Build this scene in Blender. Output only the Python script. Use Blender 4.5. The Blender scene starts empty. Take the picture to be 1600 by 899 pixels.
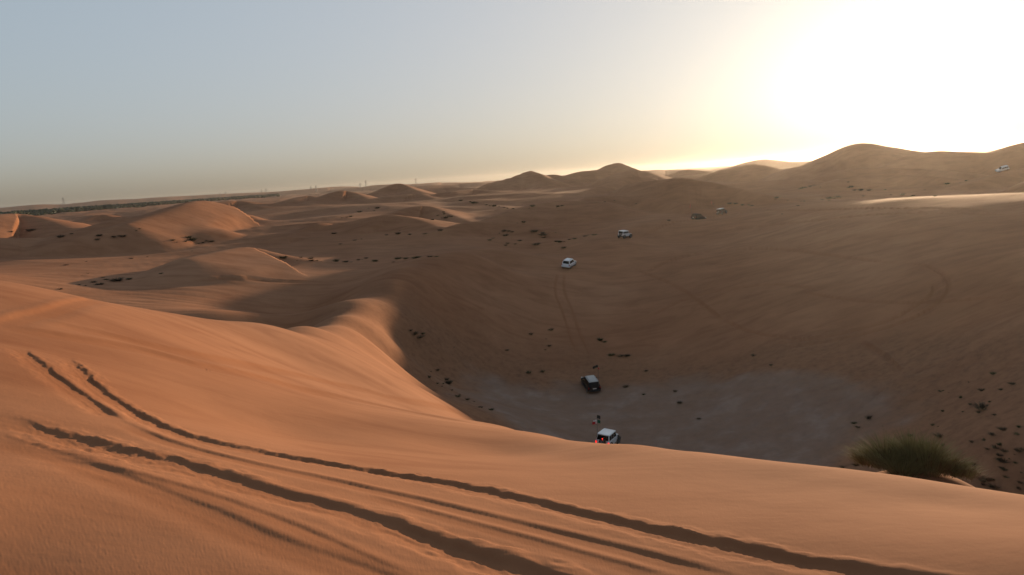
import bpy, bmesh, math, random
import numpy as np
from mathutils import Matrix, Vector, Quaternion

# ------------------------------------------------------------------ camera
W, HH = 1600.0, 899.0
FPX = 1142.0                      # focal length in photograph pixels
PITCH = math.radians(8.53)        # looking down
ROLL = math.radians(3.57)         # camera leans to the right
CZ = 30.0                         # camera height over the bowl floor

sc = bpy.context.scene
col = sc.collection
cam_d = bpy.data.cameras.new('camera')
cam_d.sensor_width = 36.0
cam_d.lens = FPX / W * 36.0
cam_d.clip_start = 0.1
cam_d.clip_end = 60000.0
cam = bpy.data.objects.new('camera', cam_d)
col.objects.link(cam)
fw = Vector((0, math.cos(PITCH), -math.sin(PITCH)))
rt0 = Vector((1, 0, 0))
up0 = rt0.cross(fw)
rt = rt0 * math.cos(ROLL) - up0 * math.sin(ROLL)
up = rt0 * math.sin(ROLL) + up0 * math.cos(ROLL)
cam.matrix_world = Matrix(((rt.x, up.x, -fw.x, 0), (rt.y, up.y, -fw.y, 0), (rt.z, up.z, -fw.z, CZ), (0, 0, 0, 1)))
sc.camera = cam

# ------------------------------------------------------------------ sky, sun, exposure
SUN_AZ = math.radians(29.5)       # to the right of the view axis
SUN_EL = math.radians(3.5)
world = bpy.data.worlds.new('World')
sc.world = world
world.use_nodes = True
wn = world.node_tree
wn.nodes.clear()
sky = wn.nodes.new('ShaderNodeTexSky')
sky.sky_type = 'NISHITA'
sky.sun_disc = False
sky.sun_elevation = SUN_EL
sky.sun_rotation = SUN_AZ
sky.altitude = 100.0
sky.air_density = 0.85
sky.dust_density = 3.6
sky.ozone_density = 3.0
# multiple scattering in the dusty air evens the sky out: compress its range
pre = wn.nodes.new('ShaderNodeVectorMath'); pre.operation = 'SCALE'; pre.inputs['Scale'].default_value = 7.0
gam = wn.nodes.new('ShaderNodeGamma'); gam.inputs['Gamma'].default_value = 0.28
bgn = wn.nodes.new('ShaderNodeBackground')
bgn.inputs[1].default_value = 0.141
wo = wn.nodes.new('ShaderNodeOutputWorld')
wn.links.new(sky.outputs[0], pre.inputs[0])
wn.links.new(pre.outputs[0], gam.inputs[0])
wn.links.new(gam.outputs[0], bgn.inputs[0])
# and strong forward scattering by the dust piles light up around the sun
lum = wn.nodes.new('ShaderNodeRGBToBW')
cub = wn.nodes.new('ShaderNodeMath'); cub.operation = 'POWER'; cub.inputs[1].default_value = 3.0
tin = wn.nodes.new('ShaderNodeVectorMath'); tin.operation = 'SCALE'; tin.inputs[0].default_value = (1.0, .84, .60)
bg2 = wn.nodes.new('ShaderNodeBackground'); bg2.inputs[1].default_value = 0.00007
ads = wn.nodes.new('ShaderNodeAddShader')
wn.links.new(sky.outputs[0], lum.inputs[0]); wn.links.new(lum.outputs[0], cub.inputs[0])
wn.links.new(cub.outputs[0], tin.inputs['Scale']); wn.links.new(tin.outputs[0], bg2.inputs[0])
wn.links.new(bgn.outputs[0], ads.inputs[0]); wn.links.new(bg2.outputs[0], ads.inputs[1])
wn.links.new(ads.outputs[0], wo.inputs[0])

sun_d = bpy.data.lights.new('sun', 'SUN')
sun_d.energy = 5.0
sun_d.angle = math.radians(0.6)
sun_d.color = (1.0, 0.69, 0.42)
sun = bpy.data.objects.new('sun', sun_d)
col.objects.link(sun)
to_sun = Vector((math.sin(SUN_AZ) * math.cos(SUN_EL), math.cos(SUN_AZ) * math.cos(SUN_EL), math.sin(SUN_EL)))
sun.rotation_euler = to_sun.to_track_quat('Z', 'Y').to_euler()

sc.view_settings.view_transform = 'Standard'
sc.view_settings.look = 'None'
sc.view_settings.gamma = 1.0
sc.view_settings.use_curve_mapping = False
sc.view_settings.exposure = 0.95
sc.cycles.use_denoising = True
sc.cycles.max_bounces = 6
sc.cycles.volume_bounces = 0
sc.cycles.use_adaptive_sampling = False

# ------------------------------------------------------------------ geometry of the view
R3 = np.array([[rt.x, up.x, fw.x], [rt.y, up.y, fw.y], [rt.z, up.z, fw.z]])

def ray(u, v):
    """slope (dz per metre), azimuth unit vector of the line through a photograph point"""
    d = R3 @ np.array([u - W / 2, -(v - HH / 2), FPX])
    h = math.hypot(d[0], d[1])
    return d[0] / h, d[1] / h, d[2] / h

def at(u, v, d):
    x, y, s = ray(u, v)
    return np.array([x * d, y * d, CZ + s * d])

# ------------------------------------------------------------------ noise
_rng = np.random.RandomState(7)
_perm = _rng.permutation(512).astype(np.int32)
_perm = np.concatenate([_perm, _perm])
_ga = _rng.rand(512) * 2 * np.pi
_gx, _gy = np.cos(_ga).astype(np.float32), np.sin(_ga).astype(np.float32)

def noise(x, y):
    xi = np.floor(x).astype(np.int64); yi = np.floor(y).astype(np.int64)
    xf = (x - xi).astype(np.float32); yf = (y - yi).astype(np.float32)
    u = xf * xf * xf * (xf * (xf * 6 - 15) + 10); v = yf * yf * yf * (yf * (yf * 6 - 15) + 10)
    def g(ix, iy, fx, fy):
        h = _perm[(_perm[ix & 511] + iy) & 511]
        return _gx[h] * fx + _gy[h] * fy
    a = g(xi, yi, xf, yf); b = g(xi + 1, yi, xf - 1, yf)
    c = g(xi, yi + 1, xf, yf - 1); d = g(xi + 1, yi + 1, xf - 1, yf - 1)
    return (a + (b - a) * u) * (1 - v) + (c + (d - c) * u) * v

def sstep(a, b, x):
    t = np.clip((x - a) / (b - a), 0, 1)
    return t * t * (3 - 2 * t)

# ------------------------------------------------------------------ terrain: measured surface points (photo x, photo y, metres away)
SURF = [
    # near dune under the camera
    (0, 899, 7.6), (400, 899, 6.9), (800, 899, 7.0), (1200, 899, 7.4), (1600, 899, 8.0),
    (0, 700, 12.2), (300, 720, 11.1), (600, 760, 10.3), (900, 780, 10.2), (1200, 800, 10.0), (1600, 830, 9.8),
    (0, 560, 19), (0, 500, 26.5), (-150, 540, 20), (-150, 440, 34), (-150, 800, 9), (1750, 850, 9.5),
    (0, 439, 42), (100, 460, 42), (200, 478, 43), (300, 495, 45), (400, 504, 52), (480, 506, 62), (515, 506, 71), (530, 504, 77),
    (150, 560, 22.5), (300, 540, 31), (300, 600, 21.5), (150, 640, 15),
    (450, 560, 42), (500, 620, 30), (450, 680, 17.5), (600, 690, 18), (700, 700, 18.5),
    (600, 620, 41), (660, 650, 38), (560, 540, 68), (520, 530, 60),
    (800, 670, 36), (740, 655, 56), (870, 684, 24), (925, 691, 20), (1000, 695, 18), (1100, 707, 16), (1200, 719, 15),
    (1300, 730, 14.5), (1400, 743, 14), (1500, 759, 13.5), (1600, 774, 13), (1700, 790, 12.5),
    (900, 720, 15.5), (1200, 750, 12.5), (800, 710, 18.5), (1500, 790, 11.5),
    # saddle and the ridge that leaves it
    (545, 498, 84), (580, 471, 99), (620, 443, 112), (660, 420, 123), (700, 403, 136), (745, 394, 146), (790, 392, 160),
    (600, 505, 94), (575, 503, 86), (600, 560, 82), (650, 570, 94), (650, 605, 82), (700, 640, 68), (640, 500, 101), (660, 460, 113), (620, 480, 104),
    (680, 590, 90), (710, 610, 86), (740, 632, 81), (790, 655, 76), (700, 450, 122), (700, 500, 111), (700, 560, 100),
    (760, 440, 132), (760, 500, 116),
    # bowl floor
    (945, 699, 77), (923, 610, 101), (800, 605, 100), (750, 585, 101), (1000, 620, 95.5), (1100, 640, 88), (1200, 660, 81), (1300, 692, 73.5),
    (870, 660, 85), (1100, 600, 97.5), (1000, 570, 108), (900, 550, 113), (850, 520, 120), (800, 480, 125), (800, 530, 115),
    # long slope climbing away to the right-hand ridge
    (900, 480, 132), (890, 421, 153), (960, 440, 148), (850, 430, 146), (976, 374, 181), (1050, 450, 139), (1050, 380, 185), (1050, 520, 118),
    (1090, 342, 226), (1200, 450, 127), (1200, 400, 153), (1200, 350, 190), (1200, 520, 108), (1200, 580, 95),
    (1350, 525, 100), (1350, 450, 119), (1350, 400, 137), (1350, 350, 164), (1350, 600, 85), (1450, 660, 71),
    (1500, 450, 109), (1500, 400, 126), (1500, 350, 152), (1500, 530, 90), (1500, 600, 78), (1590, 700, 60), (1590, 600, 72),
    (1590, 500, 88), (1590, 400, 118), (1590, 340, 158), (1750, 700, 52), (1750, 560, 72), (1750, 420, 110), (1750, 345, 148),
    (940, 375, 179), (1000, 353, 203), (1050, 336, 228), (1128, 334, 236), (1200, 326, 222), (1300, 320, 204), (1400, 316, 190), (1500, 314, 184),
    (1600, 312, 178), (1750, 305, 175), (1900, 300, 170),
    (1250, 310, 278), (1400, 309, 268), (1170, 316, 262), (1320, 300, 306), (1480, 306, 246), (1560, 304, 240),
    # hollow behind the saddle, left
    (450, 498, 112), (500, 495, 112), (400, 470, 122), (350, 488, 100), (500, 450, 130), (560, 440, 130), (300, 450, 128), (200, 455, 130), (100, 440, 140), (0, 430, 150),
    (620, 415, 150), (430, 430, 140), (-150, 420, 140),
    # patch by the white car
    (790, 425, 152), (780, 392, 174), (830, 395, 178), (870, 400, 172), (740, 385, 175), (840, 375, 195), (900, 372, 205),
    # general floor further out
    (650, 392, 178), (550, 392, 185), (450, 395, 190), (250, 400, 200), (100, 405, 210), (0, 408, 215),
    (340, 386, 222), (440, 360, 250), (560, 365, 222), (700, 372, 200), (640, 345, 262), (850, 350, 235), (950, 340, 250),
    (480, 335, 330), (560, 325, 340), (700, 330, 300), (750, 315, 360), (850, 305, 380), (1000, 318, 280), (1100, 310, 310),
    (100, 352, 420), (200, 345, 420), (0, 355, 420), (400, 330, 420),
]
# places the photograph does not show (photo x at the horizon, metres away, height relative to the camera)
HID = []
for az, d, z in [
    # steep drop beyond the near edge
    (6.3, 40, -17.6), (6.3, 58, -25.4), (6.3, 68, -28.6), (14.5, 30, -14.6), (14.5, 48, -23), (14.5, 62, -28.2),
    (22, 25, -13.5), (22, 40, -20.5), (22, 58, -27.3), (30, 25, -14.5), (30, 40, -22), (30, 52, -26), (36, 25, -14), (36, 45, -23.5), (36, 55, -25),
    (0, 55, -21.5), (0, 68, -26.5), (42, 25, -13), (42, 45, -22), (50, 30, -15), (50, 60, -23), (50, 120, -17),
    # behind the left edge
    (-34, 55, -8), (-34, 75, -15), (-28, 56, -10.5), (-28, 78, -16.5), (-22, 62, -13), (-22, 82, -18), (-18, 76, -16.8), (-18, 92, -18.6),
    (-42, 60, -9), (-42, 90, -15), (-55, 60, -8), (-55, 110, -15),
    # round and behind the camera
    (0, 3, -3.5), (90, 4, -4.3), (180, 4, -3.4), (270, 4, -3.3), (90, 15, -8), (90, 40, -16), (90, 100, -16), (180, 12, -3.8), (180, 40, -8), (180, 120, -15),
    (270, 15, -3.6), (270, 40, -7), (270, 110, -15), (135, 20, -6), (225, 20, -4), (135, 80, -14), (225, 80, -12), (60, 12, -6), (60, 20, -10.5),
    # out to the horizon
    ] + [(a, d, -14.5) for a in (60, 90, 130, 180, 230, 270, 310) for d in (300, 1000, 4000)] + [
    (a, d, z) for a in (-45, -30, -15, 0, 15, 30, 45) for d, z in ((650, -13.0), (1100, -13.5), (2500, -14), (8000, -14))]:
    HID.append((math.radians(az), d, z))

def embed(az, r):
    return np.stack([np.sin(az), np.cos(az), np.log(r)], -1)

_c, _z = [], []
for u, v, d in SURF:
    p = at(u, v, d)
    _c.append((math.atan2(p[0], p[1]), d)); _z.append(p[2] - CZ)
for a, d, z in HID:
    _c.append((a, d)); _z.append(z)
_c = np.array(_c); _z = np.array(_z)
CEN = embed(_c[:, 0], _c[:, 1])
CM = 0.05
def _phi(d2):
    return np.sqrt(d2 + CM * CM)
_A = _phi(((CEN[:, None] - CEN[None]) ** 2).sum(-1))
_n = len(CEN)
_M = np.zeros((_n + 1, _n + 1)); _M[:_n, :_n] = _A - np.eye(_n) * 0.004; _M[:_n, _n] = 1; _M[_n, :_n] = 1
_w = np.linalg.solve(_M, np.append(_z, 0.0))

def rbf(x, y):
    r = np.maximum(np.hypot(x, y), 1.5); az = np.arctan2(x, y)
    P = embed(az, r).astype(np.float32)
    C = CEN.astype(np.float32); w = _w.astype(np.float32)
    out = np.empty(len(P), np.float32)
    C2 = (C ** 2).sum(1)
    for i in range(0, len(P), 60000):
        q = P[i:i + 60000]
        d2 = np.maximum((q ** 2).sum(1)[:, None] + C2[None] - 2 * q @ C.T, 0)
        d2 += CM * CM
        np.sqrt(d2, out=d2)
        out[i:i + 60000] = d2 @ w[:_n] + w[_n]
    return out.astype(np.float64)

# ------------------------------------------------------------------ dunes: crest lines (photo x, photo y, metres away), slope of the near and the far side, roundness
DUNES = [
    # right-hand far dunes under the sun
    ([(1250, 260, 425), (1290, 243, 430), (1318, 230, 432), (1348, 224, 435), (1385, 229, 440), (1445, 238, 446)], .32, .3, 12),
    ([(1372, 266, 376), (1400, 253, 385), (1425, 242, 392), (1470, 236, 398), (1540, 238, 400), (1580, 236, 394)], .5, .25, 4),
    ([(1550, 241, 430), (1580, 229, 440), (1600, 223, 450), (1650, 214, 460), (1720, 218, 450)], .3, .3, 6),
    ([(1255, 286, 342), (1285, 275, 348), (1318, 266, 354), (1360, 261, 360), (1420, 263, 360), (1502, 269, 348)], .55, .2, 2),
    ([(1280, 290, 312), (1308, 280, 320), (1350, 275, 326), (1410, 273, 328), (1470, 277, 318)], .5, .18, 1.5),
    ([(1440, 302, 276), (1500, 290, 285), (1540, 280, 294), (1575, 268, 306), (1605, 262, 314), (1680, 250, 326)], .5, .2, 2),
    ([(1130, 265, 500), (1155, 260, 505), (1178, 256, 508), (1218, 264, 500)], .3, .3, 6),
    ([(1060, 276, 560), (1120, 270, 600), (1180, 264, 600)], .1, .1, 10),
    ([(985, 287, 270), (1042, 280, 268), (1066, 278, 266), (1098, 283, 266), (1135, 290, 264), (1165, 297, 260), (1192, 304, 254)], .5, .22, 1.5),
    ([(1195, 295, 318), (1260, 299, 306), (1330, 304, 292)], .4, .2, 1.5),
    ([(1110, 290, 330), (1170, 284, 340), (1240, 279, 340)], .18, .2, 3),
    ([(905, 301, 350), (950, 287, 365), (985, 276, 385), (1018, 277, 395)], .48, .25, 1.5),
    ([(968, 270, 520), (990, 265, 530), (1008, 268, 530), (1028, 277, 500)], .25, .3, 4),
    # pointed dunes on the skyline
    ([(905, 274, 690), (940, 262, 700), (962, 254, 705), (984, 261, 690), (1008, 270, 670)], .33, .4, 3),
    ([(765, 286, 580), (800, 277, 595), (829, 267, 605), (850, 276, 588), (862, 280, 575)], .3, .4, 3),
    ([(846, 275, 640), (866, 273, 640), (884, 279, 620)], .3, .3, 8),
    ([(875, 275, 680), (920, 266, 690), (946, 268, 690)], .25, .3, 5),
    ([(1048, 272, 700), (1075, 265, 710), (1110, 269, 700)], .25, .25, 10),
    # centre
    ([(920, 308, 258), (975, 304, 262), (1020, 309, 256), (1058, 318, 246), (1080, 323, 240)], .42, .25, 1.5),
    ([(755, 345, 225), (815, 324, 238), (868, 314, 246), (940, 315, 244)], .26, .3, 3),
    ([(685, 360, 202), (720, 350, 208), (755, 346, 212), (800, 349, 210), (850, 360, 202)], .3, .3, 3),
    ([(595, 340, 248), (635, 326, 262), (665, 322, 268), (700, 335, 252), (728, 346, 238)], .25, .25, 6),
    ([(550, 346, 238), (600, 336, 232), (640, 341, 226), (676, 354, 214)], .2, .2, 6),
    ([(450, 370, 228), (493, 351, 240), (520, 350, 246), (600, 355, 236)], .22, .25, 3),
    ([(700, 322, 330), (740, 313, 345), (800, 318, 330), (850, 326, 310)], .12, .15, 8),
    ([(600, 321, 335), (640, 317, 340), (664, 322, 330)], .2, .2, 5),
    ([(700, 300, 450), (740, 296, 470), (800, 301, 440), (870, 302, 420)], .12, .15, 8),
    ([(868, 296, 470), (910, 291, 480), (940, 290, 470)], .15, .2, 5),
    # left
    ([(196, 350, 232), (240, 335, 250), (280, 321, 268), (308, 314, 284), (332, 317, 296), (372, 331, 300), (405, 344, 296)], .33, .25, 7),
    ([(140, 356, 236), (185, 343, 244), (230, 340, 250), (268, 352, 246)], .18, .2, 7),
    ([(-70, 348, 290), (0, 335, 318), (35, 335, 322), (70, 343, 312), (108, 356, 288)], .24, .25, 8),
    ([(125, 347, 380), (158, 335, 400), (182, 344, 380)], .2, .2, 5),
    ([(-40, 372, 240), (60, 372, 240), (140, 370, 236), (200, 376, 228)], .1, .2, 6),
    ([(-40, 424, 185), (80, 419, 188), (200, 402, 196), (290, 392, 202), (340, 384, 208), (400, 377, 214)], .07, .2, 5),
    ([(290, 404, 148), (345, 393, 158), (388, 387, 168), (430, 397, 166), (500, 408, 162), (560, 410, 164)], .08, .3, 4),
    ([(420, 375, 212), (450, 370, 216), (485, 376, 212)], .12, .2, 3),
    ([(335, 316, 420), (375, 314, 430), (402, 322, 405)], .2, .2, 6),
    ([(395, 338, 320), (470, 327, 345), (520, 323, 352), (560, 334, 322)], .13, .15, 6),
    ([(495, 311, 430), (533, 298, 455), (556, 303, 450), (574, 312, 420)], .24, .25, 7),
    ([(585, 302, 520), (608, 292, 550), (623, 287, 565), (650, 298, 520)], .24, .3, 5),
    ([(605, 307, 430), (650, 303, 440), (664, 306, 430), (690, 316, 400)], .2, .2, 6),
    ([(455, 312, 520), (480, 306, 540), (505, 312, 520)], .2, .2, 8),
    ([(430, 318, 420), (470, 318, 420), (500, 322, 400)], .12, .12, 6),
    ([(655, 296, 620), (690, 292, 640), (740, 294, 620)], .15, .2, 8),
    # low hills on the horizon
    ([(-300, 338, 4100), (0, 325, 4100), (55, 320, 4000), (100, 321, 4100), (160, 313, 4000), (205, 312, 4200), (240, 309, 4100), (330, 304, 4200), (420, 300, 4200), (470, 298, 4200)], .05, .05, 60),
    ([(440, 299, 3300), (488, 295, 3200), (520, 292, 3300), (560, 293, 3150), (600, 290, 3300)], .07, .07, 60),
    ([(560, 293, 2300), (590, 289, 2300), (640, 288, 2200), (690, 285, 2300), (730, 287, 2200), (780, 283, 2300), (860, 277, 2300), (900, 273, 2200)], .07, .08, 40),
    ([(1000, 267, 1500), (1040, 265, 1600), (1080, 266, 1500), (1130, 263, 1500), (1160, 255, 1500), (1190, 249, 1500), (1210, 250, 1500), (1250, 253, 1500), (1330, 248, 1500), (1500, 240, 1500)], .14, .14, 20),
    ([(660, 290, 1200), (700, 288, 1250), (735, 285, 1250), (775, 287, 1200)], .12, .12, 15),
    # outside the frame, on both sides
    ([(1700, 262, 260), (1800, 235, 300), (1950, 225, 330), (2200, 215, 330)], .25, .3, 10),
    ([(-450, 390, 210), (-300, 370, 250), (-180, 362, 280)], .25, .25, 8),
]

def smax(a, b, k):
    h = np.clip(.5 + .5 * (a - b) / k, 0, 1)
    return a * h + b * (1 - h) + k * h * (1 - h)

def poly_near(x, y, pts):
    """nearest point on a polyline: distance, interpolated third column, side (+ = right of travel), travelled length"""
    best = np.full(len(x), 1e18); zc = np.zeros(len(x)); side = np.zeros(len(x)); arc = np.zeros(len(x)); L = 0.0
    for (x0, y0, z0), (x1, y1, z1) in zip(pts[:-1], pts[1:]):
        dx, dy = x1 - x0, y1 - y0; l2 = dx * dx + dy * dy
        t = np.clip(((x - x0) * dx + (y - y0) * dy) / l2, 0, 1)
        ex, ey = x - (x0 + t * dx), y - (y0 + t * dy)
        d2 = ex * ex + ey * ey
        m = d2 < best
        best[m] = d2[m]; zc[m] = (z0 + t * (z1 - z0))[m]
        side[m] = (dy * ex - dx * ey)[m] / math.sqrt(l2); arc[m] = L + (t * math.sqrt(l2))[m]
        L += math.sqrt(l2)
    return np.sqrt(best), zc, side, arc

def catmull(pts, n=6):
    pts = np.array(pts, float); out = []
    p = np.vstack([2 * pts[0] - pts[1], pts, 2 * pts[-1] - pts[-2]])
    for i in range(1, len(p) - 2):
        for k in range(n):
            t = k / n
            out.append(.5 * (2 * p[i] + (p[i + 1] - p[i - 1]) * t + (2 * p[i - 1] - 5 * p[i] + 4 * p[i + 1] - p[i + 2]) * t * t + (3 * p[i] - p[i - 1] - 3 * p[i + 1] + p[i + 2]) * t ** 3))
    out.append(p[-2])
    return np.array(out)

_D = []
for crest, sn, sf, rr in DUNES:
    P = catmull([at(*c) - np.array([0, 0, CZ]) for c in crest], 3)
    if np.hypot(P[:, 0], P[:, 1]).mean() < 900:
        sn, sf, rr = min(max(sn * 1.3, .2), .58), max(sf * 1.1, .2), rr * .5
    _D.append((P, sn, sf, rr))

def terrain0(x, y):
    """sand surface relative to the camera, without wheel ruts"""
    r = np.hypot(x, y)
    z = rbf(x, y)
    # unmeasured small dunes, growing with distance
    far = sstep(230, 520, r)
    wx = x + 14 * noise(x / 60, y / 60 + 9); wy = y + 14 * noise(x / 60 + 31, y / 60)
    rid = (1 - 2.1 * np.abs(noise(wx / 95 + 3, wy / 70 + 5)))
    rid2 = (1 - 2.0 * np.abs(noise(wx / 38 + 13, wy / 30 + 2)))
    z = z + far * (3.6 * rid + .55 * rid2 - 1.6) * (1 + .4 * sstep(600, 1500, r))
    z = z + sstep(70, 200, r) * (.5 * noise(x / 30 + 4, y / 26) + .06 * noise(x / 9, y / 8 + 3)) * (1 - .5 * far)
    az_ = np.arctan2(x, y)
    mid = sstep(165, 230, r) * (1 - .6 * far) * (1 - sstep(.17, .27, az_) * (1 - sstep(245, 275, r)))
    z = z + mid * (1.3 * (1 - 2.2 * np.abs(noise(wx / 58 + 21, wy / 42 + 8))) + .12 * (1 - 2.2 * np.abs(noise(wx / 21 + 1, wy / 15 + 18))) - .5)
    wob = 5.0 * noise(x / 24 + 50, y / 24 + 7) + .5 * noise(x / 7 + 5, y / 7)
    for P, sn, sf, rr in _D:
        cx, cy = P[:, 0].mean(), P[:, 1].mean(); R = np.hypot(P[:, 0] - cx, P[:, 1] - cy).max()
        reach = R + (28 + max(0, P[:, 2].max() + 14)) / min(sn, sf) + rr
        m = np.nonzero((x - cx) ** 2 + (y - cy) ** 2 < reach * reach)[0]
        if not len(m):
            continue
        xm, ym = x[m], y[m]
        d, zc, side, _ = poly_near(xm, ym, P)
        d = np.maximum(d + wob[m] * np.minimum(1, d / 18) * min(1, sn * 5), 0)
        # which side: towards the camera or away
        rc = np.hypot(xm, ym)
        f = sstep(-1, 1, np.clip(side / np.maximum(d, 1e-6), -1, 1))
        # crest lines run left to right, so their right-hand side faces the camera
        sl = sn * f + sf * (1 - f)
        wide = np.clip(2.2 / sl, 10, 26) * (1 + rc / 800)
        zt = zc - sl * (np.sqrt(d * d + rr * rr) - rr) - .02 * np.maximum(0, d - wide) ** 2
        k = .25 + .0022 * rc
        z[m] = smax(zt, z[m], k)
    # the hummock that holds the big bush
    p = at(1425, 741, 16.5)
    d2 = (x - p[0]) ** 2 / 1.5 ** 2 + (y - p[1]) ** 2 / 1.0 ** 2
    z = np.where(r < 40, smax(z, p[2] - CZ + .05 - .55 * d2, .25), z)
    return z

def hits(uv, fn=terrain0, rmin=5.0, rmax=6000.0, n=1500):
    """where the line through each photograph point meets the sand"""
    rs = np.geomspace(rmin, rmax, n)
    R = [ray(u, v) for u, v in uv]
    X = np.concatenate([q[0] * rs for q in R]); Y = np.concatenate([q[1] * rs for q in R])
    Z = fn(X, Y).reshape(len(R), n)
    out = []
    for i, q in enumerate(R):
        dz = Z[i] - q[2] * rs
        k = int(np.argmax(dz > 0))
        if dz[k] <= 0:
            out.append(None); continue
        if k > 0:
            t = -dz[k - 1] / (dz[k] - dz[k - 1]); r = rs[k - 1] + t * (rs[k] - rs[k - 1])
        else:
            r = rs[0]
        out.append(np.array([q[0] * r, q[1] * r, q[2] * r]))
    return out

# ------------------------------------------------------------------ wheel tracks (photo points, half width m, depth m, bank height m, raggedness)
TRACKS = [
    # deep fresh ruts close to the camera
    ([(100, 556), (122, 578), (148, 606), (190, 635), (240, 662), (300, 684), (380, 702), (470, 718), (560, 733), (650, 748), (740, 765), (840, 787), (940, 811), (1050, 837), (1160, 861), (1290, 885), (1420, 905), (1600, 935)], .15, .040, .026, 1.8),
    ([(30, 545), (55, 566), (85, 590), (115, 612), (145, 632), (178, 655)], .15, .038, .016, 1.2),
    ([(178, 655), (260, 690), (380, 722), (520, 752), (660, 784), (800, 818), (930, 850), (1060, 884), (1180, 915)], .12, .016, .014, .3),
    ([(-10, 652), (60, 672), (130, 692), (220, 712), (320, 738), (400, 764), (470, 782), (540, 800), (620, 826), (700, 856), (780, 882), (860, 908), (960, 940)], .19, .046, .026, 1.8),
    ([(-20, 682), (60, 705), (150, 735), (230, 766), (320, 801), (400, 838), (480, 868), (580, 902), (680, 940)], .2, .017, .012, .3),
    ([(560, 772), (680, 806), (800, 838), (920, 872), (1040, 905)], .10, .009, .008, .3),
    ([(60, 712), (200, 742), (340, 782), (460, 826), (560, 872), (640, 905)], .10, .008, .008, .3),
    # older soft tracks higher up the near dune
    ([(-20, 508), (60, 520), (140, 533), (220, 547), (330, 575), (450, 603), (560, 626), (650, 645), (742, 663)], .42, .05, .02, .3),
    ([(-20, 486), (60, 500), (150, 520), (250, 543), (330, 560), (450, 583), (560, 608), (640, 628), (735, 653)], .38, .045, .02, .3),
    ([(0, 512), (40, 496), (90, 484), (150, 470)], .3, .04, .03, .3),
    # tracks on the shaded slope
    ([(1195, 548), (1280, 536), (1350, 522), (1400, 508), (1450, 485), (1478, 460), (1482, 440), (1465, 425), (1440, 415), (1405, 410)], 0.23, 0.22, 0.17, 0.3),
    ([(1200, 539), (1280, 528), (1350, 513), (1400, 496), (1440, 473), (1458, 458), (1460, 445)], 0.23, 0.22, 0.17, 0.3),
    ([(1250, 455), (1320, 468), (1400, 474), (1480, 472), (1568, 464)], 0.24, 0.15, 0.15, 0.3),
    ([(1520, 545), (1450, 575), (1400, 596), (1360, 625), (1318, 665)], 0.21, 0.21, 0.11, 0.6),
    ([(1535, 560), (1460, 591), (1410, 613), (1380, 640)], 0.21, 0.21, 0.11, 0.6),
    ([(1342, 532), (1370, 548), (1390, 563), (1408, 582)], 0.21, 0.21, 0.12, 1.5),
    ([(905, 562), (893, 530), (880, 490), (868, 455), (872, 428)], .20, .07, .05, .6),
    ([(924, 560), (908, 525), (894, 485), (882, 455), (882, 428)], .20, .07, .05, .6),
    ([(1000, 432), (1060, 404), (1130, 391), (1220, 390), (1300, 400), (1400, 412)], 0.33, 0.21, 0.15, 0.3),
    ([(985, 416), (1040, 440), (1090, 470), (1130, 502)], 0.29, 0.20, 0.11, 0.5),
    ([(1000, 500), (1090, 462), (1200, 445), (1280, 452)], 0.29, 0.15, 0.11, 0.3),
    ([(990, 374), (1030, 356), (1080, 344), (1150, 334), (1250, 329), (1400, 326), (1600, 330)], 0.42, 0.26, 0.21, 0.3),
    ([(1080, 362), (1200, 352), (1320, 340), (1420, 334), (1600, 337)], 0.42, 0.26, 0.21, 0.3),
    ([(1130, 500), (1180, 520), (1250, 530), (1300, 528)], 0.21, 0.15, 0.11, 1.2),
    ([(300, 440), (400, 437), (480, 440)], 0.33, 0.21, 0.15, 0.3),
]
_T = []
_uv = [q for t in TRACKS for q in t[0]]
_h = hits(_uv, rmin=4.0)
_i = 0
for pts, hw, dep, ber, jag in TRACKS:
    P = [p for p in _h[_i:_i + len(pts)] if p is not None]; _i += len(pts)
    # drop points that slipped behind an edge
    Q = [P[0]]
    for p in P[1:]:
        if np.hypot(*(p - Q[-1])[:2]) < .55 * np.hypot(*Q[-1][:2]) + 3:
            Q.append(p)
    if len(Q) > 1:
        _T.append((catmull(Q, 6), hw, dep, ber, jag))

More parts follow.
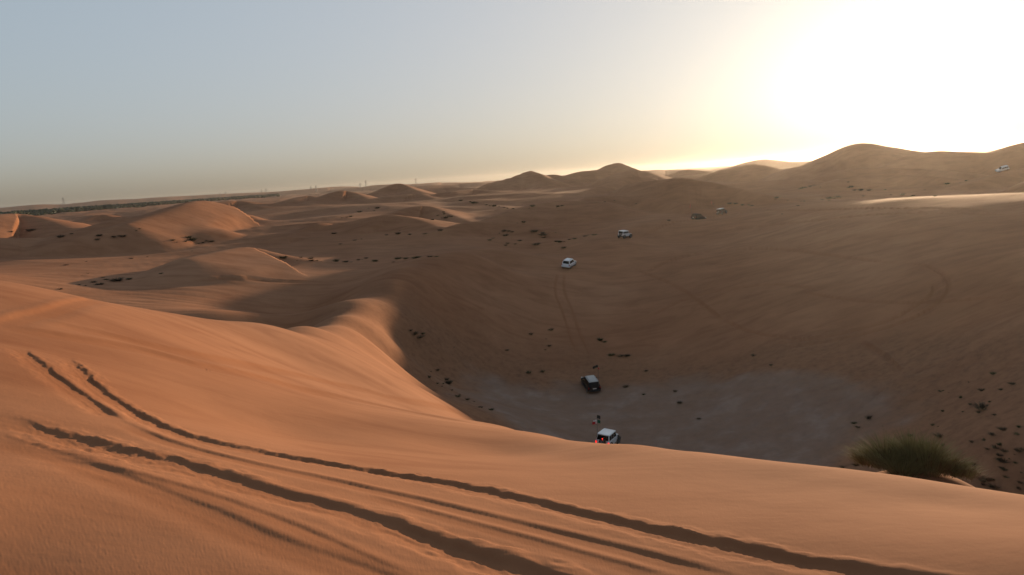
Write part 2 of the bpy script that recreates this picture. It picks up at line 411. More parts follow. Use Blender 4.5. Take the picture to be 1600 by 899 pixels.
def tracks(x, y):
    """height change and disturbed-sand mask of the wheel tracks"""
    dz = np.zeros(len(x)); ch = np.zeros(len(x))
    for P, w, dep, ber, jag in _T:
        lo = P[:, :2].min(0) - 5 * w; hi = P[:, :2].max(0) + 5 * w
        m = np.nonzero((x > lo[0]) & (x < hi[0]) & (y > lo[1]) & (y < hi[1]))[0]
        if not len(m):
            continue
        d, _, s, arc = poly_near(x[m], y[m], P)
        L = np.hypot(*np.diff(P[:, :2], axis=0).T).sum()
        endf = sstep(-.02 * L, .12 * L, arc) * sstep(-.02 * L, .1 * L, L - arc) * (d < np.abs(s) + .02)
        k = 1.0 / (w * 5)
        jag = jag * (.55 + .9 * sstep(-.35, .35, noise(arc * k * .21 + 11, arc * 0 + 2)))
        jw = 1 + jag * (.22 * noise(arc * k, arc * 0 + w * 77) + .2 * noise(arc * k * 2.7, s / w * 1.2 + 5) + .13 * noise(arc * k * 7.5 + s / w * 2, s / w * 1.5 + 9))
        s = s / (w * jw)                                       # + is towards the camera
        vary = 1 + .45 * noise(arc * k * .5 + 7, arc * 0 + 3)
        trough = sstep(-1.25, -.6, s) * (1 - sstep(.15, 3.4, s))
        bank = np.exp(-((s + 1.65) / .75) ** 2) * (1 + jag * .7 * noise(arc * k * 3.3, s * .8)) + .45 * np.exp(-((s - 2.2) / .9) ** 2)
        ridge = .12 * dep * np.exp(-((s - .45) / .22) ** 2)
        lump = .16 * dep * trough * jag * (noise(arc * k * 4.1 + 40, s * 1.3) + .6 * noise(arc * k * 10 + 3, s * 3.1))
        dz[m] += endf * vary * (-dep * trough + ber * bank + ridge + lump)
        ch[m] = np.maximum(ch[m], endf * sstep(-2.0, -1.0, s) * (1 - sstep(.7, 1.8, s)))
    return dz, ch

def ripples(x, y, r):
    """broad wind ripples on the shaded slopes and shallow lumps elsewhere"""
    wv = .10 * (1 - 2 * np.abs(noise(x / 11 + .8 * noise(x / 20, y / 20), y / 1.7)))
    mask = sstep(-.25, .25, noise(x / 45 + 2, y / 38 + 1)) * sstep(85, 120, r) * (1 - sstep(260, 340, r))
    fine = .004 * noise(x / .9, y / .7) + .014 * noise(x / 2.9 + 9, y / 2.4)
    return 1.1 * wv * mask + fine * (1 - sstep(30, 90, r)) + .10 * noise(x / 3.1, y / 2.6) * sstep(45, 80, r) * (1 - sstep(150, 300, r)) * floor_mask(x, y)[1]

FLOOR_C = at(1015, 655, 84)
STONY_C = at(1530, 690, 60)
def floor_mask(x, y):
    """grey gypsum pan at the bottom of the bowl, and the stony rim round it"""
    ex, ey = x - FLOOR_C[0], y - FLOOR_C[1]
    a = math.radians(34)
    px, py = ex * math.cos(a) - ey * math.sin(a), ex * math.sin(a) + ey * math.cos(a)
    q = np.sqrt((px / 27) ** 2 + (py / 16.5) ** 2) + .22 * noise(x / 7, y / 7) + .10 * noise(x / 2.3, y / 2.3)
    rim = (1 - sstep(1.0, 1.9, q))
    q2 = np.sqrt(((x - STONY_C[0]) / 30) ** 2 + ((y - STONY_C[1]) / 17) ** 2) + .25 * noise(x / 8 + 3, y / 8)
    rim = np.maximum(rim, .9 * (1 - sstep(.7, 1.15, q2)))
    return 1 - sstep(.82, 1.1, q), rim

def terrain(x, y):
    x = np.asarray(x, float); y = np.asarray(y, float)
    return terrain0(x, y) + tracks(x, y)[0] + ripples(x, y, np.hypot(x, y))

# ------------------------------------------------------------------ sand sheet
def rings():
    out = [2.0]
    for a, b, n in ((2.0, 5.5, 24), (5.5, 21, 250), (21, 66, 130), (66, 130, 135), (130, 320, 130), (320, 1000, 100), (1000, 5200, 48)):
        out += list(np.geomspace(a, b, n + 1)[1:])
    return np.array(out)

RR = rings()
AZ = np.radians(np.concatenate([np.arange(-39, 39.0001, .066), np.arange(41, 319.5, 2.6)]))
nr, na = len(RR), len(AZ)
gx = (RR[:, None] * np.sin(AZ)[None]).ravel(); gy = (RR[:, None] * np.cos(AZ)[None]).ravel()
rr_ = np.hypot(gx, gy)
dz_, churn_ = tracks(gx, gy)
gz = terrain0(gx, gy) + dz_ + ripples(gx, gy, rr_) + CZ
floor_, rim_ = floor_mask(gx, gy)
verts = np.stack([gx, gy, gz], 1)
verts = np.vstack([verts, [[0, 0, gz[:na].mean()]]]).astype(np.float32)
ii = np.arange(nr - 1)[:, None]; jj = np.arange(na)[None]; j2 = (jj + 1) % na
quads = np.stack([ii * na + jj, (ii + 1) * na + jj, (ii + 1) * na + j2, ii * na + j2], -1).reshape(-1, 4)[:, ::-1]
tris = np.stack([np.full(na, nr * na), np.arange(na), (np.arange(na) + 1) % na], 1)[:, ::-1]

me = bpy.data.meshes.new('desert_sand')
me.vertices.add(len(verts)); me.vertices.foreach_set('co', verts.ravel())
nl = quads.size + tris.size
me.loops.add(nl); me.loops.foreach_set('vertex_index', np.concatenate([quads.ravel(), tris.ravel()]).astype(np.int32))
np_ = len(quads) + len(tris)
me.polygons.add(np_)
me.polygons.foreach_set('loop_start', np.concatenate([np.arange(len(quads)) * 4, len(quads) * 4 + np.arange(len(tris)) * 3]).astype(np.int32))
me.polygons.foreach_set('use_smooth', np.ones(np_, bool))
me.update(calc_edges=True)
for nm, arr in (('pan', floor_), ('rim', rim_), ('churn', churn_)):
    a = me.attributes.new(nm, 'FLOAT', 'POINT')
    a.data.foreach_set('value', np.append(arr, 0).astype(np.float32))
ground = bpy.data.objects.new('desert_sand', me)
col.objects.link(ground)
ground['kind'] = 'structure'
ground['label'] = 'orange sand dunes with wheel tracks reaching to the horizon'

# ------------------------------------------------------------------ materials
def mat(name, color, rough=.6, metal=0.0, spec=.5, emit=None, emit_s=0, noise_amt=0.0, noise_scale=8.0, coat=0.0, alpha=None):
    m = bpy.data.materials.new(name); m.use_nodes = True
    nt = m.node_tree; b = nt.nodes['Principled BSDF']
    b.inputs['Base Color'].default_value = (*color, 1); b.inputs['Roughness'].default_value = rough
    b.inputs['Metallic'].default_value = metal; b.inputs['Specular IOR Level'].default_value = spec
    b.inputs['Coat Weight'].default_value = coat
    if emit:
        b.inputs['Emission Color'].default_value = (*emit, 1); b.inputs['Emission Strength'].default_value = emit_s
    if noise_amt:
        tc = nt.nodes.new('ShaderNodeTexCoord'); n = nt.nodes.new('ShaderNodeTexNoise')
        n.inputs['Scale'].default_value = noise_scale; n.inputs['Detail'].default_value = 4
        nt.links.new(tc.outputs['Object'], n.inputs['Vector'])
        mx = nt.nodes.new('ShaderNodeMix'); mx.data_type = 'RGBA'
        mx.inputs['A'].default_value = (*[c * (1 - noise_amt) for c in color], 1)
        mx.inputs['B'].default_value = (*[min(1, c * (1 + noise_amt)) for c in color], 1)
        nt.links.new(n.outputs['Fac'], mx.inputs['Factor']); nt.links.new(mx.outputs['Result'], b.inputs['Base Color'])
    return m

def sand_material():
    m = bpy.data.materials.new('sand'); m.use_nodes = True
    nt = m.node_tree; L = nt.links; b = nt.nodes['Principled BSDF']
    b.inputs['Roughness'].default_value = 1.0; b.inputs['Specular IOR Level'].default_value = .04
    geo = nt.nodes.new('ShaderNodeNewGeometry')
    def nz(scale, detail=4, rough=.55, vec=None, dist=0.0):
        n = nt.nodes.new('ShaderNodeTexNoise'); n.inputs['Scale'].default_value = scale
        n.inputs['Detail'].default_value = detail; n.inputs['Roughness'].default_value = rough; n.inputs['Distortion'].default_value = dist
        L.new(vec or geo.outputs['Position'], n.inputs['Vector']); return n.outputs['Fac']
    def ramp(fac, stops):
        r = nt.nodes.new('ShaderNodeValToRGB'); e = r.color_ramp.elements
        e[0].position, e[0].color = stops[0][0], (*stops[0][1], 1); e[1].position, e[1].color = stops[-1][0], (*stops[-1][1], 1)
        for p, c in stops[1:-1]:
            q = e.new(p); q.color = (*c, 1)
        L.new(fac, r.inputs[0]); return r.outputs[0]
    def mix(f, a, bb, mode='MIX'):
        n = nt.nodes.new('ShaderNodeMix'); n.data_type = 'RGBA'; n.blend_type = mode
        for k, v in (('Factor', f), ('A', a), ('B', bb)):
            if isinstance(v, (int, float)): n.inputs[k].default_value = v
            elif isinstance(v, tuple): n.inputs[k].default_value = (*v, 1)
            else: L.new(v, n.inputs[k])
        return n.outputs['Result']
    def math_(op, a, c):
        n = nt.nodes.new('ShaderNodeMath'); n.operation = op; n.use_clamp = True
        for k, v in enumerate((a, c)):
            if isinstance(v, (int, float)): n.inputs[k].default_value = v
            else: L.new(v, n.inputs[k])
        return n.outputs[0]
    def attr(nm):
        n = nt.nodes.new('ShaderNodeAttribute'); n.attribute_name = nm; return n.outputs['Fac']
    mp = nt.nodes.new('ShaderNodeMapping'); mp.inputs['Scale'].default_value = (.35, 1.2, .8); mp.inputs['Rotation'].default_value = (0, 0, math.radians(38))
    L.new(geo.outputs['Position'], mp.inputs['Vector'])
    big = ramp(nz(.02, 5), [(.35, (.220, .096, .048)), (.5, (.245, .113, .059)), (.66, (.272, .133, .073))])
    streak = ramp(nz(.35, 5, .6, mp.outputs[0], .6), [(.3, (.82, .77, .75)), (.52, (1, 1, 1)), (.75, (1.1, 1.12, 1.14))])
    c = mix(1.0, big, streak, 'MULTIPLY')
    patch = ramp(nz(.11, 5, .6, None, .5), [(.3, (.88, .86, .86)), (.55, (1, 1, 1)), (.72, (1.07, 1.08, 1.1))])
    c = mix(1.0, c, patch, 'MULTIPLY')
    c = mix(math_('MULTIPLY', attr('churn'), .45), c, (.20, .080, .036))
    # stony brown rim and grey pan in the bowl
    speck = ramp(nz(1.1, 6, .7), [(.36, (.10, .056, .036)), (.5, (.17, .088, .050)), (.68, (.21, .108, .062))])
    c = mix(math_('MULTIPLY', attr('rim'), .65), c, speck)
    pan = ramp(nz(.22, 6, .65), [(.32, (.165, .112, .084)), (.55, (.20, .150, .122)), (.74, (.27, .23, .205))])
    c = mix(math_('MULTIPLY', attr('pan'), .55), c, pan)
    L.new(c, b.inputs['Base Color'])
    # wind ripples and grain
    mp2 = nt.nodes.new('ShaderNodeMapping'); mp2.inputs['Rotation'].default_value = (0, 0, math.radians(30)); mp2.inputs['Scale'].default_value = (.35, 1, 1)
    L.new(geo.outputs['Position'], mp2.inputs['Vector'])
    b1 = nt.nodes.new('ShaderNodeBump'); b1.inputs['Strength'].default_value = .16; b1.inputs['Distance'].default_value = .02
    L.new(nz(5.5, 3, .5, mp2.outputs[0], .4), b1.inputs['Height'])
    b2 = nt.nodes.new('ShaderNodeBump'); b2.inputs['Strength'].default_value = .22; b2.inputs['Distance'].default_value = .10
    L.new(nz(.8, 5, .6), b2.inputs['Height']); L.new(b1.outputs[0], b2.inputs['Normal'])
    L.new(b2.outputs[0], b.inputs['Normal'])
    return m

me.materials.append(sand_material())

# ------------------------------------------------------------------ haze
def make_haze():
    bm = bmesh.new(); bmesh.ops.create_cube(bm, size=1.0)
    top, bot = CZ + 26.0, float(gz.min()) - 1.0
    for v in bm.verts:
        v.co.x *= 10800; v.co.y *= 10800; v.co.z = top if v.co.z > 0 else bot
    mh = bpy.data.meshes.new('haze'); bm.to_mesh(mh); bm.free()
    m = bpy.data.materials.new('dusty_air'); m.use_nodes = True; nt = m.node_tree; nt.nodes.clear()
    o = nt.nodes.new('ShaderNodeOutputMaterial'); v = nt.nodes.new('ShaderNodeVolumePrincipled')
    v.inputs['Color'].default_value = (.74, .71, .67, 1); v.inputs['Density'].default_value = 0.55e-4; v.inputs['Anisotropy'].default_value = .74
    nt.links.new(v.outputs[0], o.inputs['Volume'])
    mh.materials.append(m)
    h = bpy.data.objects.new('haze', mh); col.objects.link(h); h['kind'] = 'stuff'; h['label'] = 'pale dusty air over the desert'
make_haze()

# ------------------------------------------------------------------ mesh helpers
class MB:
    def __init__(self): self.v = []; self.f = []
    def add(self, vs, fs):
        o = len(self.v); self.v += [tuple(p) for p in vs]; self.f += [tuple(i + o for i in f) for f in fs]
    def box(self, x0, x1, y0, y1, z0, z1):
        self.add([(x0, y0, z0), (x1, y0, z0), (x1, y1, z0), (x0, y1, z0), (x0, y0, z1), (x1, y0, z1), (x1, y1, z1), (x0, y1, z1)],
                 [(3, 2, 1, 0), (4, 5, 6, 7), (0, 1, 5, 4), (1, 2, 6, 5), (2, 3, 7, 6), (3, 0, 4, 7)])
    def loft(self, secs):
        """closed cross-sections of equal length, capped"""
        n = len(secs[0]); vs = [p for s in secs for p in s]; fs = []
        for i in range(len(secs) - 1):
            for k in range(n):
                a, b = i * n + k, i * n + (k + 1) % n
                fs.append((a, b, b + n, a + n))
        fs.append(tuple(range(n))[::-1]); fs.append(tuple((len(secs) - 1) * n + k for k in range(n)))
        self.add(vs, fs)
    def tube(self, p0, p1, r0, r1=None, n=6):
        p0, p1 = Vector(p0), Vector(p1); r1 = r0 if r1 is None else r1
        q = (p1 - p0).to_track_quat('Z', 'Y')
        s = []
        for p, r in ((p0, r0), (p1, r1)):
            s.append([p + q @ Vector((math.cos(2 * math.pi * k / n) * r, math.sin(2 * math.pi * k / n) * r, 0)) for k in range(n)])
        self.loft(s)
    def lathe(self, prof, c, axis, n=20):
        """prof: (radius, offset along axis)"""
        c = Vector(c); vs = []; m = len(prof)
        for k in range(n):
            a = 2 * math.pi * k / n
            for r, o in prof:
                if axis == 'x': vs.append(c + Vector((o, r * math.cos(a), r * math.sin(a))))
                else: vs.append(c + Vector((r * math.cos(a), o, r * math.sin(a))))
        fs = [(k * m + i, k * m + i + 1, ((k + 1) % n) * m + i + 1, ((k + 1) % n) * m + i) for k in range(n) for i in range(m - 1)]
        self.add(vs, fs)
    def panel(self, q, u0, u1, v0, v1, lift, thick):
        """slab on the quad q (a b c d), from u0,v0 to u1,v1, standing proud by lift"""
        a, b, c, d = [Vector(p) for p in q]
        P = lambda u, v: (a * (1 - u) + b * u) * (1 - v) + (d * (1 - u) + c * u) * v
        n = (b - a).cross(d - a).normalized()
        t = [P(u0, v0), P(u1, v0), P(u1, v1), P(u0, v1)]
        self.loft([[p + n * (lift - thick) for p in t], [p + n * lift for p in t]])
    def build(self, name, material, parent=None, smooth=False, bevel=0.0):
        m = bpy.data.meshes.new(name); m.from_pydata([tuple(p) for p in self.v], [], self.f); m.update()
        bm = bmesh.new(); bm.from_mesh(m); bmesh.ops.recalc_face_normals(bm, faces=bm.faces)
        if bevel:
            bmesh.ops.bevel(bm, geom=[e for e in bm.edges if e.calc_face_angle(0) > .35], offset=bevel, segments=2, affect='EDGES', profile=.6)
        bm.to_mesh(m); bm.free()
        if smooth:
            m.polygons.foreach_set('use_smooth', np.ones(len(m.polygons), bool))
            m.set_sharp_from_angle(angle=math.radians(40))
        m.materials.append(material)
        o = bpy.data.objects.new(name, m); col.objects.link(o)
        if parent: o.parent = parent
        return o

def tag(o, label, cat, group=None):
    o['label'] = label; o['category'] = cat
    if group: o['group'] = group
    return o

def empty(name):
    o = bpy.data.objects.new(name, None); o.empty_display_size = .3; col.objects.link(o); return o

def rsec(y, zb, zt, hb, ht, rad=.12):
    """rounded body section across the car at y"""
    r = min(rad, (zt - zb) * .3)
    return [(-hb, y, zb), (hb, y, zb), (hb + .02, y, zb + (zt - zb) * .45), (ht, y, zt - r), (ht - r, y, zt), (-ht + r, y, zt), (-ht, y, zt - r), (-hb - .02, y, zb + (zt - zb) * .45)]

MT = {
    'white_paint': mat('white_car_paint', (.62, .63, .64), .3, spec=.5, noise_amt=.06, noise_scale=3),
    'silver_white': mat('pale_pearl_paint', (.52, .54, .57), .28, metal=.2, noise_amt=.05, noise_scale=3),
    'black_paint': mat('black_car_paint', (.006, .006, .007), .6, spec=.06, noise_amt=.1, noise_scale=3),
    'sky_sheen': mat('roof_sky_sheen_grey', (.26, .26, .25), .4, noise_amt=.05, noise_scale=3),  # pale grey paints in the sky reflected by the black SUV's roof
    'glass': mat('dark_tinted_glass', (.005, .006, .007), .15, spec=.10),
    'rubber': mat('dusty_tyre_rubber', (.020, .018, .016), .85, noise_amt=.2),
    'rim': mat('grey_alloy', (.16, .16, .17), .4, metal=.6),
    'trim': mat('black_plastic_trim', (.016, .016, .016), .6, noise_amt=.15),
    'lens_red': mat('red_lamp_lens', (.25, .012, .01), .2),
    'lens_lit': mat('red_lamp_lit', (.5, .01, .01), .2, emit=(1, .03, .02), emit_s=.9),
    'lens_clear': mat('clear_lamp_lens', (.75, .75, .72), .1),
    'plate': mat('number_plate_white', (.6, .6, .58), .5),
    'plate_ink': mat('number_plate_black', (.02, .02, .02), .5),
    'pole': mat('fibreglass_whip', (.05, .05, .05), .5),
    'flag_red': mat('red_flag_cloth', (.45, .015, .015), .8, noise_amt=.1),
    'flag_white': mat('white_flag_cloth', (.6, .58, .55), .8, noise_amt=.06),
    'flag_black': mat('black_flag_cloth', (.012, .012, .012), .8, noise_amt=.1),
    'flag_green': mat('green_flag_cloth', (.01, .09, .04), .8, noise_amt=.1),
}

def wheel(name, c, r, w, parent, axis='x', out=1):
    t = MB(); h = w / 2
    t.lathe([(r * .62, -h * .8), (r * .78, -h), (r * .95, -h * .9), (r, -h * .55), (r, h * .55), (r * .95, h * .9), (r * .78, h), (r * .62, h * .8), (r * .62, -h * .8)], c, axis, 20)
    o = t.build(name, MT['rubber'], parent, smooth=True)
    d = MB(); s = out
    d.lathe([(.001, s * h * .55), (r * .18, s * h * .6), (r * .24, s * h * .35), (r * .5, s * h * .4), (r * .62, s * h * .75), (r * .62, -s * h * .6)], c, axis, 20)
    rim = d.build('rim', MT['rim'], o, smooth=True)
    sp = MB()
    for k in range(5):
        a = 2 * math.pi * k / 5
        e0, e1 = (math.cos(a) * r * .15, math.sin(a) * r * .15), (math.cos(a) * r * .58, math.sin(a) * r * .58)
        if axis == 'x': sp.tube((c[0] + s * h * .62, c[1] + e0[0], c[2] + e0[1]), (c[0] + s * h * .72, c[1] + e1[0], c[2] + e1[1]), .045, .035, 5)
        else: sp.tube((c[0] + e0[0], c[1] + s * h * .62, c[2] + e0[1]), (c[0] + e1[0], c[1] + s * h * .72, c[2] + e1[1]), .045, .035, 5)
    sp.build('spokes', MT['rim'], o, smooth=True)
    return o

def arch(x, y, z, r, parent, s):
    m = MB(); n = 10; secs = []
    for k in range(n + 1):
        a = math.radians(-8 + 196 * k / n)
        ca, sa = math.cos(a), math.sin(a)
        secs.append([(x - s * .10, y + ca * r, z + sa * r), (x + s * .07, y + ca * r, z + sa * r), (x + s * .07, y + ca * (r + .07), z + sa * (r + .06)), (x - s * .10, y + ca * (r + .08), z + sa * (r + .08))])
    m.loft(secs); m.build('wheel_arch', MT['trim'], parent, smooth=True)

def flag_on_whip(parent, base, height, lean, bits):
    """thin whip with small waving flags; bits: (material, height fraction, length, depth)"""
    m = MB(); p = Vector(base); pts = []
    for k in range(7):
        t = k / 6; pts.append(p + Vector((lean[0] * t * t, lean[1] * t * t, height * t)))
    for a, b, k in zip(pts[:-1], pts[1:], range(6)): m.tube(a, b, .030 - .002 * k, .028 - .002 * k, 5)
    pole = m.build('flag_whip', MT['pole'], parent, smooth=True)
    for mt, hf, ln, dp, dx in bits:
        q = MB(); c = p + Vector((lean[0] * hf * hf, lean[1] * hf * hf, height * hf)); n = 6; s = []
        d = Vector(dx).normalized()
        for k in range(n + 1):
            t = k / n; w = d.cross(Vector((0, 0, 1))) * .05 * math.sin(t * 7)
            o = c + d * ln * t + w + Vector((0, 0, -.10 * t * t))
            th = d.cross(Vector((0, 0, 1))) * .004
            s.append([o - th, o + th, o + th + Vector((0, 0, -dp)), o - th + Vector((0, 0, -dp))])
        q.loft(s); q.build('flag', MT[mt], pole, smooth=True)

def off_roader(paint, top, lit=False, plate=True):
    """boxy four-door off-road car, spare wheel on the tailgate"""
    r = empty('off_road_car')
    P = MT[paint]
    b = MB()
    b.loft([rsec(-2.02, .62, 1.14, .72, .74, .05), rsec(-1.98, .56, 1.16, .76, .77, .06), rsec(0, .54, 1.16, .77, .78, .06), rsec(.72, .56, 1.15, .77, .77, .06),
            rsec(.80, .58, 1.13, .74, .72, .08), rsec(1.5, .62, 1.10, .68, .66, .10), rsec(1.98, .66, 1.05, .62, .60, .10), rsec(2.02, .68, 1.00, .60, .57, .08)])
    body = b.build('body', P, r, smooth=True)
    # hard top as a tapered box
    q = {'bl': (-.76, -2.0, 1.15), 'br': (.76, -2.0, 1.15), 'fr': (.76, .74, 1.15), 'fl': (-.76, .74, 1.15),
         'tbl': (-.66, -1.93, 1.80), 'tbr': (.66, -1.93, 1.80), 'tfr': (.64, .42, 1.80), 'tfl': (-.64, .42, 1.80)}
    c = MB(); K = list(q.values())
    c.add(K, [(0, 1, 2, 3), (4, 5, 6, 7), (0, 1, 5, 4), (1, 2, 6, 5), (2, 3, 7, 6), (3, 0, 4, 7)])
    c.build('cabin', P if top != 'black' else MT['trim'], r, smooth=True, bevel=.04)
    rf = MB(); rf.loft([rsec(-2.0, 1.78, 1.87, .67, .66, .04), rsec(-1.5, 1.79, 1.895, .68, .66, .05), rsec(.2, 1.79, 1.885, .67, .65, .05), rsec(.48, 1.77, 1.835, .66, .64, .03)])
    rf.build('roof', MT[{'white': 'white_paint', 'black': 'trim'}[top]], r, smooth=True)
    back = (q['bl'], q['br'], q['tbr'], q['tbl']); right = (q['br'], q['fr'], q['tfr'], q['tbr'])
    left = (q['fl'], q['bl'], q['tbl'], q['tfl']); front = (q['fr'], q['fl'], q['tfl'], q['tfr'])
    w = MB(); w.panel(back, .07, .93, .12, .93, .012, .02); w.build('rear_window', MT['glass'], r)
    w = MB(); w.panel(front, .05, .95, .08, .94, .012, .02); w.build('windscreen', MT['glass'], r)
    for qd, spans in ((right, ((.03, .30), (.335, .63), (.665, .95))), (left, ((.05, .335), (.37, .665), (.70, .97)))):
        for a, d in spans:
            w = MB(); w.panel(qd, a, d, .14, .88, .012, .02); w.build('side_window', MT['glass'], r)
    # door seams and handles, both sides
    for s in (-1, 1):
        for y0, y1 in ((-1.05, -.18), (-.15, .70)):
            d = MB(); d.box(s * .775 - .012, s * .775 + .012, y0, y1, .64, 1.12); dr = d.build('door', P, r, bevel=.01)
            h = MB(); h.box(s * .795 - .012, s * .795 + .012, y0 + .06, y0 + .24, 1.0, 1.04); h.build('handle', MT['trim'], dr)
        m = MB(); m.box(s * .95 - .1, s * .95 + .1, .62, .72, 1.14, 1.34); m.tube((s * .77, .66, 1.2), (s * .86, .66, 1.22), .02); m.build('mirror', MT['trim'], r, bevel=.03)
        st = MB(); st.box(s * .82 - .09, s * .82 + .09, -1.0, .85, .47, .54); st.build('side_step', MT['trim'], r, bevel=.02)
        t = MB(); t.box(s * .70 - .07, s * .70 + .07, -2.08, -2.0, .84, 1.08); t.build('tail_light', MT['lens_lit' if lit else 'lens_red'], r, bevel=.01)
        h = MB(); h.lathe([(.001, .03), (.07, .025), (.105, 0), (.11, -.04)], (s * .40, 2.04, .90), 'y', 14); h.build('headlight', MT['lens_clear'], r, smooth=True)
        for y in (-1.42, 1.42):
            wheel('wheel', (s * .76, y, .42), .42, .27, r, 'x', s)
            arch(s * .80, y, .46, .50, r, s)
    g = MB()
    for k in range(7): g.box(-.27 + k * .09 - .022, -.27 + k * .09 + .022, 2.0, 2.045, .76, 1.0)
    g.build('grille', MT['trim'], r)
    for y0, y1, hw, nm in ((-2.22, -2.04, .82, 'rear_bumper'), (2.08, 2.3, .80, 'front_bumper')):
        m = MB(); m.box(-hw, hw, y0, y1, .52, .70); m.build(nm, MT['trim'], r, bevel=.03)
    wheel('spare_wheel', (.06, -2.20, 1.06), .40, .25, r, 'y', -1)
    if lit:
        t = MB(); t.box(.0, .12, -2.36, -2.33, 1.47, 1.53); t.tube((.06, -2.3, 1.3), (.06, -2.34, 1.48), .02); t.build('high_brake_light', MT['lens_lit'], r)
    u = MB(); u.box(-.6, .6, -1.9, 1.9, .42, .58); u.build('chassis', MT['trim'], r)
    if plate:
        p = MB(); p.box(-.66, -.30, -2.10, -2.07, .74, .86); p.build('number_plate', MT['plate'], r)
    return r

def suv(paint, roof='same'):
    """rounded large SUV with sloping tailgate"""
    r = empty('sport_utility_car'); P = MT[paint]
    b = MB()
    b.loft([rsec(-2.40, .58, .98, .80, .78, .10), rsec(-2.32, .46, 1.10, .90, .88, .08), rsec(-1.4, .42, 1.14, .93, .92, .08), rsec(.6, .42, 1.11, .94, .91, .08),
            rsec(1.15, .43, 1.08, .94, .90, .10), rsec(1.9, .46, 1.00, .92, .84, .14), rsec(2.30, .50, .93, .84, .74, .16), rsec(2.42, .56, .80, .74, .66, .12)])
    b.build('body', P, r, smooth=True)
    q = {'bl': (-.88, -2.33, 1.09), 'br': (.88, -2.33, 1.09), 'fr': (.88, 1.12, 1.07), 'fl': (-.88, 1.12, 1.07),
         'tbl': (-.68, -2.02, 1.77), 'tbr': (.68, -2.02, 1.77), 'tfr': (.68, .30, 1.78), 'tfl': (-.68, .30, 1.78)}
    c = MB(); c.add(list(q.values()), [(0, 1, 2, 3), (4, 5, 6, 7), (0, 1, 5, 4), (1, 2, 6, 5), (2, 3, 7, 6), (3, 0, 4, 7)])
    c.build('cabin', P, r, smooth=True, bevel=.07)
    rf = MB(); rf.loft([rsec(-2.14, 1.74, 1.79, .66, .62, .02), rsec(-1.6, 1.74, 1.845, .68, .64, .05), rsec(-.3, 1.74, 1.86, .68, .64, .06), rsec(.34, 1.74, 1.80, .66, .62, .03)])
    rf.build('roof', P if roof == 'same' else MT[roof], r, smooth=True)
    back = (q['bl'], q['br'], q['tbr'], q['tbl']); right = (q['br'], q['fr'], q['tfr'], q['tbr'])
    left = (q['fl'], q['bl'], q['tbl'], q['tfl']); front = (q['fr'], q['fl'], q['tfl'], q['tfr'])
    w = MB(); w.panel(back, .08, .92, .10, .90, .014, .02); w.build('rear_window', MT['glass'], r)
    w = MB(); w.panel(front, .05, .95, .06, .92, .014, .02); w.build('windscreen', MT['glass'], r)
    for qd, spans in ((right, ((.06, .26), (.29, .56), (.59, .88))), (left, ((.12, .41), (.44, .71), (.74, .94)))):
        for a, d in spans:
            w = MB(); w.panel(qd, a, d, .10, .86, .014, .02); w.build('side_window', MT['glass'], r)
    for s in (-1, 1):
        for y0, y1 in ((-1.15, -.15), (-.11, .92)):
            d = MB(); d.box(s * .935 - .012, s * .935 + .012, y0, y1, .60, 1.02); dr = d.build('door', P, r, bevel=.01)
            h = MB(); h.box(s * .955 - .014, s * .955 + .014, y0 + .08, y0 + .28, .92, .96); h.build('handle', P, dr)
        m = MB(); m.box(s * 1.06 - .11, s * 1.06 + .11, .66, .80, 1.08, 1.25); m.tube((s * .88, .74, 1.12), (s * .98, .74, 1.14), .025); m.build('mirror', P, r, bevel=.04)
        st = MB(); st.box(s * .93 - .08, s * .93 + .08, -.98, .98, .38, .44); st.build('side_step', MT['trim'], r, bevel=.02)
        t = MB(); t.box(s * .80 - .09, s * .80 + .09, -2.40, -2.28, .84, 1.08); t.build('tail_light', MT['lens_red'], r, bevel=.02)
        h = MB(); h.box(s * .64 - .16, s * .64 + .16, 2.22, 2.38, .76, .92); h.build('headlight', MT['lens_clear'], r, bevel=.04)
        rl = MB(); rl.tube((s * .58, -1.9, 1.86), (s * .58, .1, 1.90), .02); rl.build('roof_rail', MT['trim'], r)
        for y in (-1.42, 1.43):
            wheel('wheel', (s * .82, y, .40), .40, .26, r, 'x', s)
            arch(s * .88, y, .42, .46, r, s)
    g = MB(); g.box(-.46, .46, 2.36, 2.42, .64, .84); g.build('grille', MT['trim'], r, bevel=.01)
    for y0, y1, nm in ((-2.50, -2.36, 'rear_bumper'), (2.36, 2.48, 'front_bumper')):
        m = MB(); m.box(-.84, .84, y0, y1, .46, .64); m.build(nm, P if paint != 'black_paint' else MT['trim'], r, bevel=.05)
    u = MB(); u.box(-.7, .7, -2.1, 2.1, .36, .48); u.build('chassis', MT['trim'], r)
    p = MB(); p.box(-.26, .26, -2.42, -2.385, .80, .92); pl = p.build('number_plate', MT['plate'], r)
    return r

# ------------------------------------------------------------------ putting things on the sand
def normal_at(x, y, e=1.3):
    z = terrain(np.array([x + e, x - e, x, x]), np.array([y, y, y + e, y - e]))
    return Vector((-(z[0] - z[1]) / (2 * e), -(z[2] - z[3]) / (2 * e), 1)).normalized()

def place(o, p, az, sink=.05, upright=0.0):
    x, y = float(p[0]), float(p[1]); n = normal_at(x, y).lerp(Vector((0, 0, 1)), upright).normalized()
    h = Vector((math.sin(az), math.cos(az), 0)); h = (h - n * h.dot(n)).normalized(); s = h.cross(n)
    z = float(terrain([x], [y])[0]) + CZ - sink
    o.matrix_world = Matrix(((s.x, h.x, n.x, x), (s.y, h.y, n.y, y), (s.z, h.z, n.z, z), (0, 0, 0, 1)))

def az_of(u, v=300):
    x, y, _ = ray(u, v); return math.atan2(x, y)

